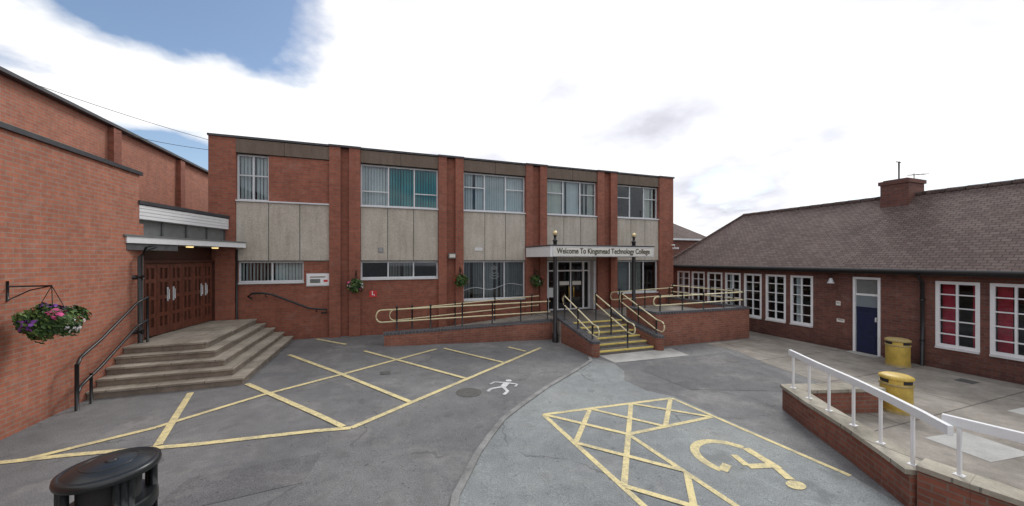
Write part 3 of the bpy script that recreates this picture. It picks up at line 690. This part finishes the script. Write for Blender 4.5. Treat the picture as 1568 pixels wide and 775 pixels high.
an=MB('tv_aerial',rb)
an.tube([(16.2,7.0,5.2),(16.2,7.0,5.86)],.022,'black'); an.tube([(16.05,7.0,5.84),(16.3,7.0,5.84)],.014,'black')
an.tube([(16.6,6.8,5.2),(16.6,6.8,5.45)],.012,'black'); an.tube([(16.45,6.9,5.4),(16.8,6.6,5.4)],.01,'black')
for k in range(4): an.tube([(16.48+.09*k,6.75-.08*k,5.4),(16.58+.09*k,6.92-.08*k,5.42)],.007,'black')
an.done()
b=MB('bell_lamp',rb); b.lathe(RX-.2,7.4,[(.02,2.0),(.04,1.98),(.07,1.88),(.1,1.84),(.09,1.83)],'alu',16); b.tube([(RX,7.4,2.12),(RX-.2,7.4,2.12),(RX-.2,7.4,1.99)],.014,'black'); b.done()
b=wallbox('wall_notice',7.24,.66,.2,.1,'sign',.02,0,FR,parent=rb); b.lbox(FR,7.17,7.31,.021,.024,.67,.69,'letter'); b.done()
b=wallbox('wall_notice',7.3,1.2,.12,.14,'sign',.02,0,FR,parent=rb); b.lbox(FR,7.26,7.34,.021,.024,1.2,1.22,'letter'); b.done()
bb=empty('rear_school_building')
q=MB('walls',bb); q.box(14.2,24.9,22.5,30,-.4,4.25,'brickdark'); q.done()
q=MB('roof',bb)
a=[(13.9,22.2,4.25),(25.2,22.2,4.25),(25.2,30.3,4.25),(13.9,30.3,4.25)]; R1=(17.9,26.2,7.0);R2=(21.2,26.2,7.0)
q.add(a+[R1,R2],[[0,1,5,4],[1,2,5],[2,3,4,5],[3,0,4]],'tiles'); q.add([(x,y,z-.005) for x,y,z in a],[[0,1,2,3]],'black'); q.box(13.95,25.15,22.2,22.3,4.1,4.24,'offwhite')
q.done()

# ================================================================ RIGHT RETAINING WALL + WHITE RAIL
lw=MB('low_brick_wall',None,bevel=.004)
oe=[(7.08,4.70),(6.62,3.98),(6.2,3.25),(5.85,2.72),(5.58,2.34)]
def wallrun(pl,wd_,zt,m1='bricklow',m2='coping'):
    a=offs(pl,.02); b2=offs(pl,wd_-.02); c0=offs(pl,-.02); c1=offs(pl,wd_+.02)
    for i in range(len(pl)-1):
        lw.prism([a[i],a[i+1],b2[i+1],b2[i]],-.35,zt-.06,m1)
        lw.prism([c0[i],c0[i+1],c1[i+1],c1[i]],zt-.058,zt,m2)
wallrun(oe,.27,.22)
lw.prism([(7.12,4.72),(7.0,4.46),(8.7,3.98),(8.78,4.22)],-.35,.155,'bricklow'); lw.prism([(7.12,4.76),(6.98,4.43),(8.71,3.94),(8.81,4.25)],.157,.217,'coping')
w2=[(5.585,2.27),(5.64,1.9),(5.74,1.45),(5.9,.8),(6.05,-.5)]
wallrun(w2,.27,.31)
lw.done()
wr=MB('white_handrail',None,bevel=.006)
def railboard(pl,zs,h=.12,t=.05):
    a=offs(pl,-t/2);b2=offs(pl,t/2)
    vs=[];fs=[]
    for i in range(len(pl)):
        for (x,y),z in ((a[i],zs[i]-h),(b2[i],zs[i]-h),(b2[i],zs[i]),(a[i],zs[i])): vs.append((x,y,z))
    for i in range(len(pl)-1):
        for j in range(4): fs.append([i*4+j,i*4+(j+1)%4,(i+1)*4+(j+1)%4,(i+1)*4+j])
    fs.append([3,2,1,0]); k=(len(pl)-1)*4; fs.append([k,k+1,k+2,k+3])
    wr.add(vs,fs,'white')
ctr=offs(oe,.13)
railboard(ctr+[(5.44,1.96)],[.90]*6,h=.10)
def posts(pl,num,zb,zt,st=.032):
    L_=[0]
    for i in range(len(pl)-1): L_.append(L_[-1]+(Vector(pl[i+1])-Vector(pl[i])).length)
    for k in range(num):
        s=.12+(L_[-1]-.25)*k/(num-1)
        for i in range(len(pl)-1):
            if L_[i]<=s<=L_[i+1]+1e-6:
                t=(s-L_[i])/(L_[i+1]-L_[i]); x=pl[i][0]+(pl[i+1][0]-pl[i][0])*t; y=pl[i][1]+(pl[i+1][1]-pl[i][1])*t
                wr.box(x-st/2,x+st/2,y-st/2,y+st/2,zb,zt,'white'); wr.box(x-.04,x+.04,y-.04,y+.04,zb,zb+.01,'white'); break
posts(ctr,6,.218,.81)
c2=offs([(5.60,2.10)]+w2[1:],.12)
railboard(c2,[.92]*5,h=.10); posts(c2,6,.308,.83)
wr.done()

# ================================================================ BINS
def ybin(x,y,zb,lid,k_=1.0):
    b=MB('litter_bin',None)
    R_=lambda pr:[(r_*k_,zb+(z_-zb)*k_) for r_,z_ in pr]
    b.lathe(x,y,R_([(.22,zb),(.235,zb+.02),(.235,zb+.55)]),'binY')
    b.lathe(x,y,R_([(.245,zb+.0),(.245,zb+.06)]),'binT'); b.lathe(x,y,R_([(.246,zb+.53),(.252,zb+.55),(.246,zb+.57)]),'binT')
    b.lathe(x,y,R_([(.228,zb+.55),(.228,zb+.66)]),'binY')
    b.lathe(x,y,R_([(.25,zb+.655),(.255,zb+.67),(.25,zb+.70),(.20,zb+.725),(.1,zb+.74),(.01,zb+.742)]),lid)
    for s_ in (-1,1):
        ang=math.atan2(-y,-x)+s_*.9
        vs=[]
        for k in range(7):
            t=ang-.45+.15*k; vs.append((x+.231*k_*math.cos(t),y+.231*k_*math.sin(t)))
        for k in range(6):
            b.add([(vs[k][0],vs[k][1],zb+.58*k_),(vs[k+1][0],vs[k+1][1],zb+.58*k_),(vs[k+1][0],vs[k+1][1],zb+.65*k_),(vs[k][0],vs[k][1],zb+.65*k_)],[[0,1,2,3]],'dark')
    b.done()
ybin(12.95,5.62,-.246,'binT'); ybin(9.05,3.95,-.246,'binY',.94)
x,y=-1.94,3.54
b=MB('litter_bin',None)
b.lathe(x,y,[(.22,0),(.24,.03),(.24,.72)],'binblack',40)
for k in range(24):
    t=2*math.pi*k/24; b.tube([(x+.245*math.cos(t),y+.245*math.sin(t),.06),(x+.245*math.cos(t),y+.245*math.sin(t),.70)],.012,'binblack',6)
b.lathe(x,y,[(.25,.70),(.262,.72),(.262,.78),(.25,.80)],'binblack',40)
b.lathe(x,y,[(.17,.6),(.17,1.0)],'dark',32)
for k in range(4):
    t=math.pi/4+math.pi/2*k
    for dt in (-.16,0,.16):
        b.tube([(x+.235*math.cos(t+dt),y+.235*math.sin(t+dt),.78),(x+.235*math.cos(t+dt),y+.235*math.sin(t+dt),1.02)],.026,'binblack',8)
b.lathe(x,y,[(.245,1.0),(.275,1.01),(.28,1.03),(.275,1.055),(.25,1.065),(.245,1.058),(.235,1.065),(.17,1.085),(.08,1.10),(.005,1.104)],'binblack',48)
b.lathe(x+.02,y-.02,[(.035,1.09),(.035,1.108),(.028,1.112)],'binblack',16)
b.tube([(x+.15*math.cos(t),y+.15*math.sin(t),1.088) for t in [2*math.pi*k/32 for k in range(32)]],.005,'binblack',6,closed=True)
b.done()

# ================================================================ HANGING BASKETS
def basket(x,y,z,rx_,rz_,wallpt,n=1500,leaf=.03,hook=.5):
    o=empty('hanging_basket')
    b=MB('bracket',o)
    wx,wy=wallpt; zt=z+hook
    b.tube([(wx,wy,zt),(x,y,zt)],.012,'black'); b.tube([(wx,wy,zt-.22),(wx,wy,zt+.08)],.014,'black')
    b.tube([(wx,wy,zt-.2),((x+wx)/2,(y+wy)/2,zt-.06),(x,y,zt)],.009,'black')
    for k in range(3):
        t=k*2.1; b.tube([(x,y,zt),(x+rx_*.6*math.cos(t),y+rx_*.6*math.sin(t),z+.02)],.005,'black',5)
    b.lathe(x,y,[(rx_*.3,z-rz_*.75),(rx_*.55,z-rz_*.45),(rx_*.68,z)],'leaf3',16)
    b.done()
    f=MB('flowers',o)
    cl=[(random.gauss(0,.5),random.gauss(0,.5),random.gauss(0,.4),random.choice(['fp','fr','fw','fv','fp'])) for _ in range(10)]
    for i in range(n):
        while True:
            a,b_,c=[random.uniform(-1.15,1.15) for _ in range(3)]
            q=math.sqrt(a*a+b_*b_+c*c)
            if .55<q<.95+.2*math.sin(5*a+3*c)*math.cos(4*b_): break
        if c<0 and random.random()<.3: c*=1.25
        P=Vector((x+a*rx_,y+b_*rx_*.9,z+c*rz_))
        nn=Vector((a+random.gauss(0,.5),b_+random.gauss(0,.5),c+random.gauss(0,.5)+.2)).normalized()
        t=nn.cross(Vector((random.random(),random.random(),random.random()))).normalized(); s2=nn.cross(t)
        near=min(cl,key=lambda q_:(q_[0]-a)**2+(q_[1]-b_)**2+(q_[2]-c)**2); dd=math.sqrt((near[0]-a)**2+(near[1]-b_)**2+(near[2]-c)**2)
        s_=leaf*random.uniform(.7,1.3)
        if dd<.42 and random.random()<.4:
            m=near[3]; f.add([P+nn*.01+(t*math.cos(k*math.pi/3)+s2*math.sin(k*math.pi/3))*s_*.85 for k in range(6)],[[0,1,2,3,4,5]],m)
        else:
            m=random.choice(['leaf1','leaf1','leaf2','leaf3']); f.add([P-t*s_*1.3,P+s2*s_*.6+nn*s_*.2,P+t*s_*1.3,P-s2*s_*.6+nn*s_*.2],[[0,1,2,3]],m)
    f.done()
basket(-4.72,7.4,1.68,.36,.24,(-5.19,7.4),3000,.028,.52)
basket(-.91,12.92,1.74,.27,.22,(-.91,13.17),700,.035,.4)
basket(2.62,12.92,1.84,.27,.22,(2.62,13.17),700,.035,.4)
basket(5.62,12.92,1.76,.27,.24,(5.62,13.17),700,.035,.4)

b=MB('overhead_cable',None)
def sag(a,b_,s_,n=14): return [tuple(Vector(a).lerp(Vector(b_),k/n)-Vector((0,0,s_*4*(k/n)*(1-k/n)))) for k in range(n+1)]
b.tube(sag((-7.4,11.0,6.5),(-4.9,13.4,6.2),.05),.007,'black',5); b.tube(sag((-7.4,13.75,6.3),(-4.95,13.5,5.95),.05),.007,'black',5)
b.done()

# ================================================================ SKY / LIGHT
wd=bpy.data.worlds.new('World'); S.world=wd; wd.use_nodes=True; nt=wd.node_tree; nt.nodes.clear()
out=nt.nodes.new('ShaderNodeOutputWorld')
sky=nt.nodes.new('ShaderNodeTexSky'); sky.sky_type='NISHITA'; sky.sun_disc=False
AZ,EL=math.radians(52),math.radians(44)
sky.sun_elevation=EL; sky.sun_rotation=AZ
bg1=nt.nodes.new('ShaderNodeBackground'); bg1.inputs['Strength'].default_value=.15; nt.links.new(sky.outputs[0],bg1.inputs['Color'])
tc=nt.nodes.new('ShaderNodeTexCoord'); D=tc.outputs['Generated']
sp=nt.nodes.new('ShaderNodeSeparateXYZ'); nt.links.new(D,sp.inputs[0])
def mth(*a,**k): return mathn(nt,*a,**k)
zz=mth('ADD',mth('MAXIMUM',sp.outputs['Z'],0),.22)
cx=mth('DIVIDE',sp.outputs['X'],zz); cy=mth('DIVIDE',sp.outputs['Y'],zz)
cmb=nt.nodes.new('ShaderNodeCombineXYZ'); nt.links.new(cx,cmb.inputs[0]); nt.links.new(cy,cmb.inputs[1]); cmb.inputs[2].default_value=5.1
off=nt.nodes.new('ShaderNodeVectorMath'); off.operation='ADD'; nt.links.new(cmb.outputs[0],off.inputs[0]); off.inputs[1].default_value=(.15,.11,.05)
n1=noise(nt,cmb.outputs[0],.95,8,.52); n1s=noise(nt,off.outputs[0],.95,8,.52); n2=noise(nt,cmb.outputs[0],1.0,4,.5)
def dotd(v):
    dt=nt.nodes.new('ShaderNodeVectorMath'); dt.operation='DOT_PRODUCT'; nt.links.new(D,dt.inputs[0]); dt.inputs[1].default_value=Vector(v).normalized(); return mth('MAXIMUM',dt.outputs['Value'],0)
blue=mth('POWER',dotd((-.52,.72,.44)),8)
cov=mth('SUBTRACT',mth('ADD',n1,.11),mth('MULTIPLY',blue,.215))
mask=ramp(nt,cov,.455,.53)
lit=mth('MULTIPLY_ADD',mth('SUBTRACT',n1,n1s),2.8,.60)
lit=mth('ADD',lit,mth('MULTIPLY',mth('SUBTRACT',n2,.5),2.2))
lit=mth('ADD',lit,mth('MULTIPLY',mth('POWER',dotd((math.sin(AZ)*math.cos(EL),math.cos(AZ)*math.cos(EL),math.sin(EL))),4),.16),clamp=True)
r=nt.nodes.new('ShaderNodeValToRGB'); e=r.color_ramp.elements; e[0].position=.05; e[0].color=(.46,.465,.54,1); e[1].position=.76; e[1].color=(1,1,1,1)
e2=e.new(.42); e2.color=(.76,.77,.84,1); nt.links.new(lit,r.inputs['Fac'])
bg2=nt.nodes.new('ShaderNodeBackground'); bg2.inputs['Strength'].default_value=1.15; nt.links.new(r.outputs['Color'],bg2.inputs['Color'])
mx=nt.nodes.new('ShaderNodeMixShader'); nt.links.new(mask,mx.inputs[0]); nt.links.new(bg1.outputs[0],mx.inputs[1]); nt.links.new(bg2.outputs[0],mx.inputs[2]); nt.links.new(mx.outputs[0],out.inputs[0])
sl=bpy.data.lights.new('sun','SUN'); sl.energy=1.5; sl.angle=math.radians(16); sl.color=(1,.97,.93)
so=bpy.data.objects.new('sun',sl); S.collection.objects.link(so)
sv=Vector((math.sin(AZ)*math.cos(EL),math.cos(AZ)*math.cos(EL),math.sin(EL)))
so.rotation_euler=sv.to_track_quat('Z','Y').to_euler()
# ================================================================ CAMERA
cam=bpy.data.cameras.new('camera'); co=bpy.data.objects.new('camera',cam); S.collection.objects.link(co)
cam.sensor_width=36; cam.lens=36*550/1568; cam.shift_y=.006; cam.clip_end=2000; cam.clip_start=.05
co.location=(0,0,2.6); co.rotation_euler=(math.pi/2,0,math.radians(-19.5))
S.camera=co
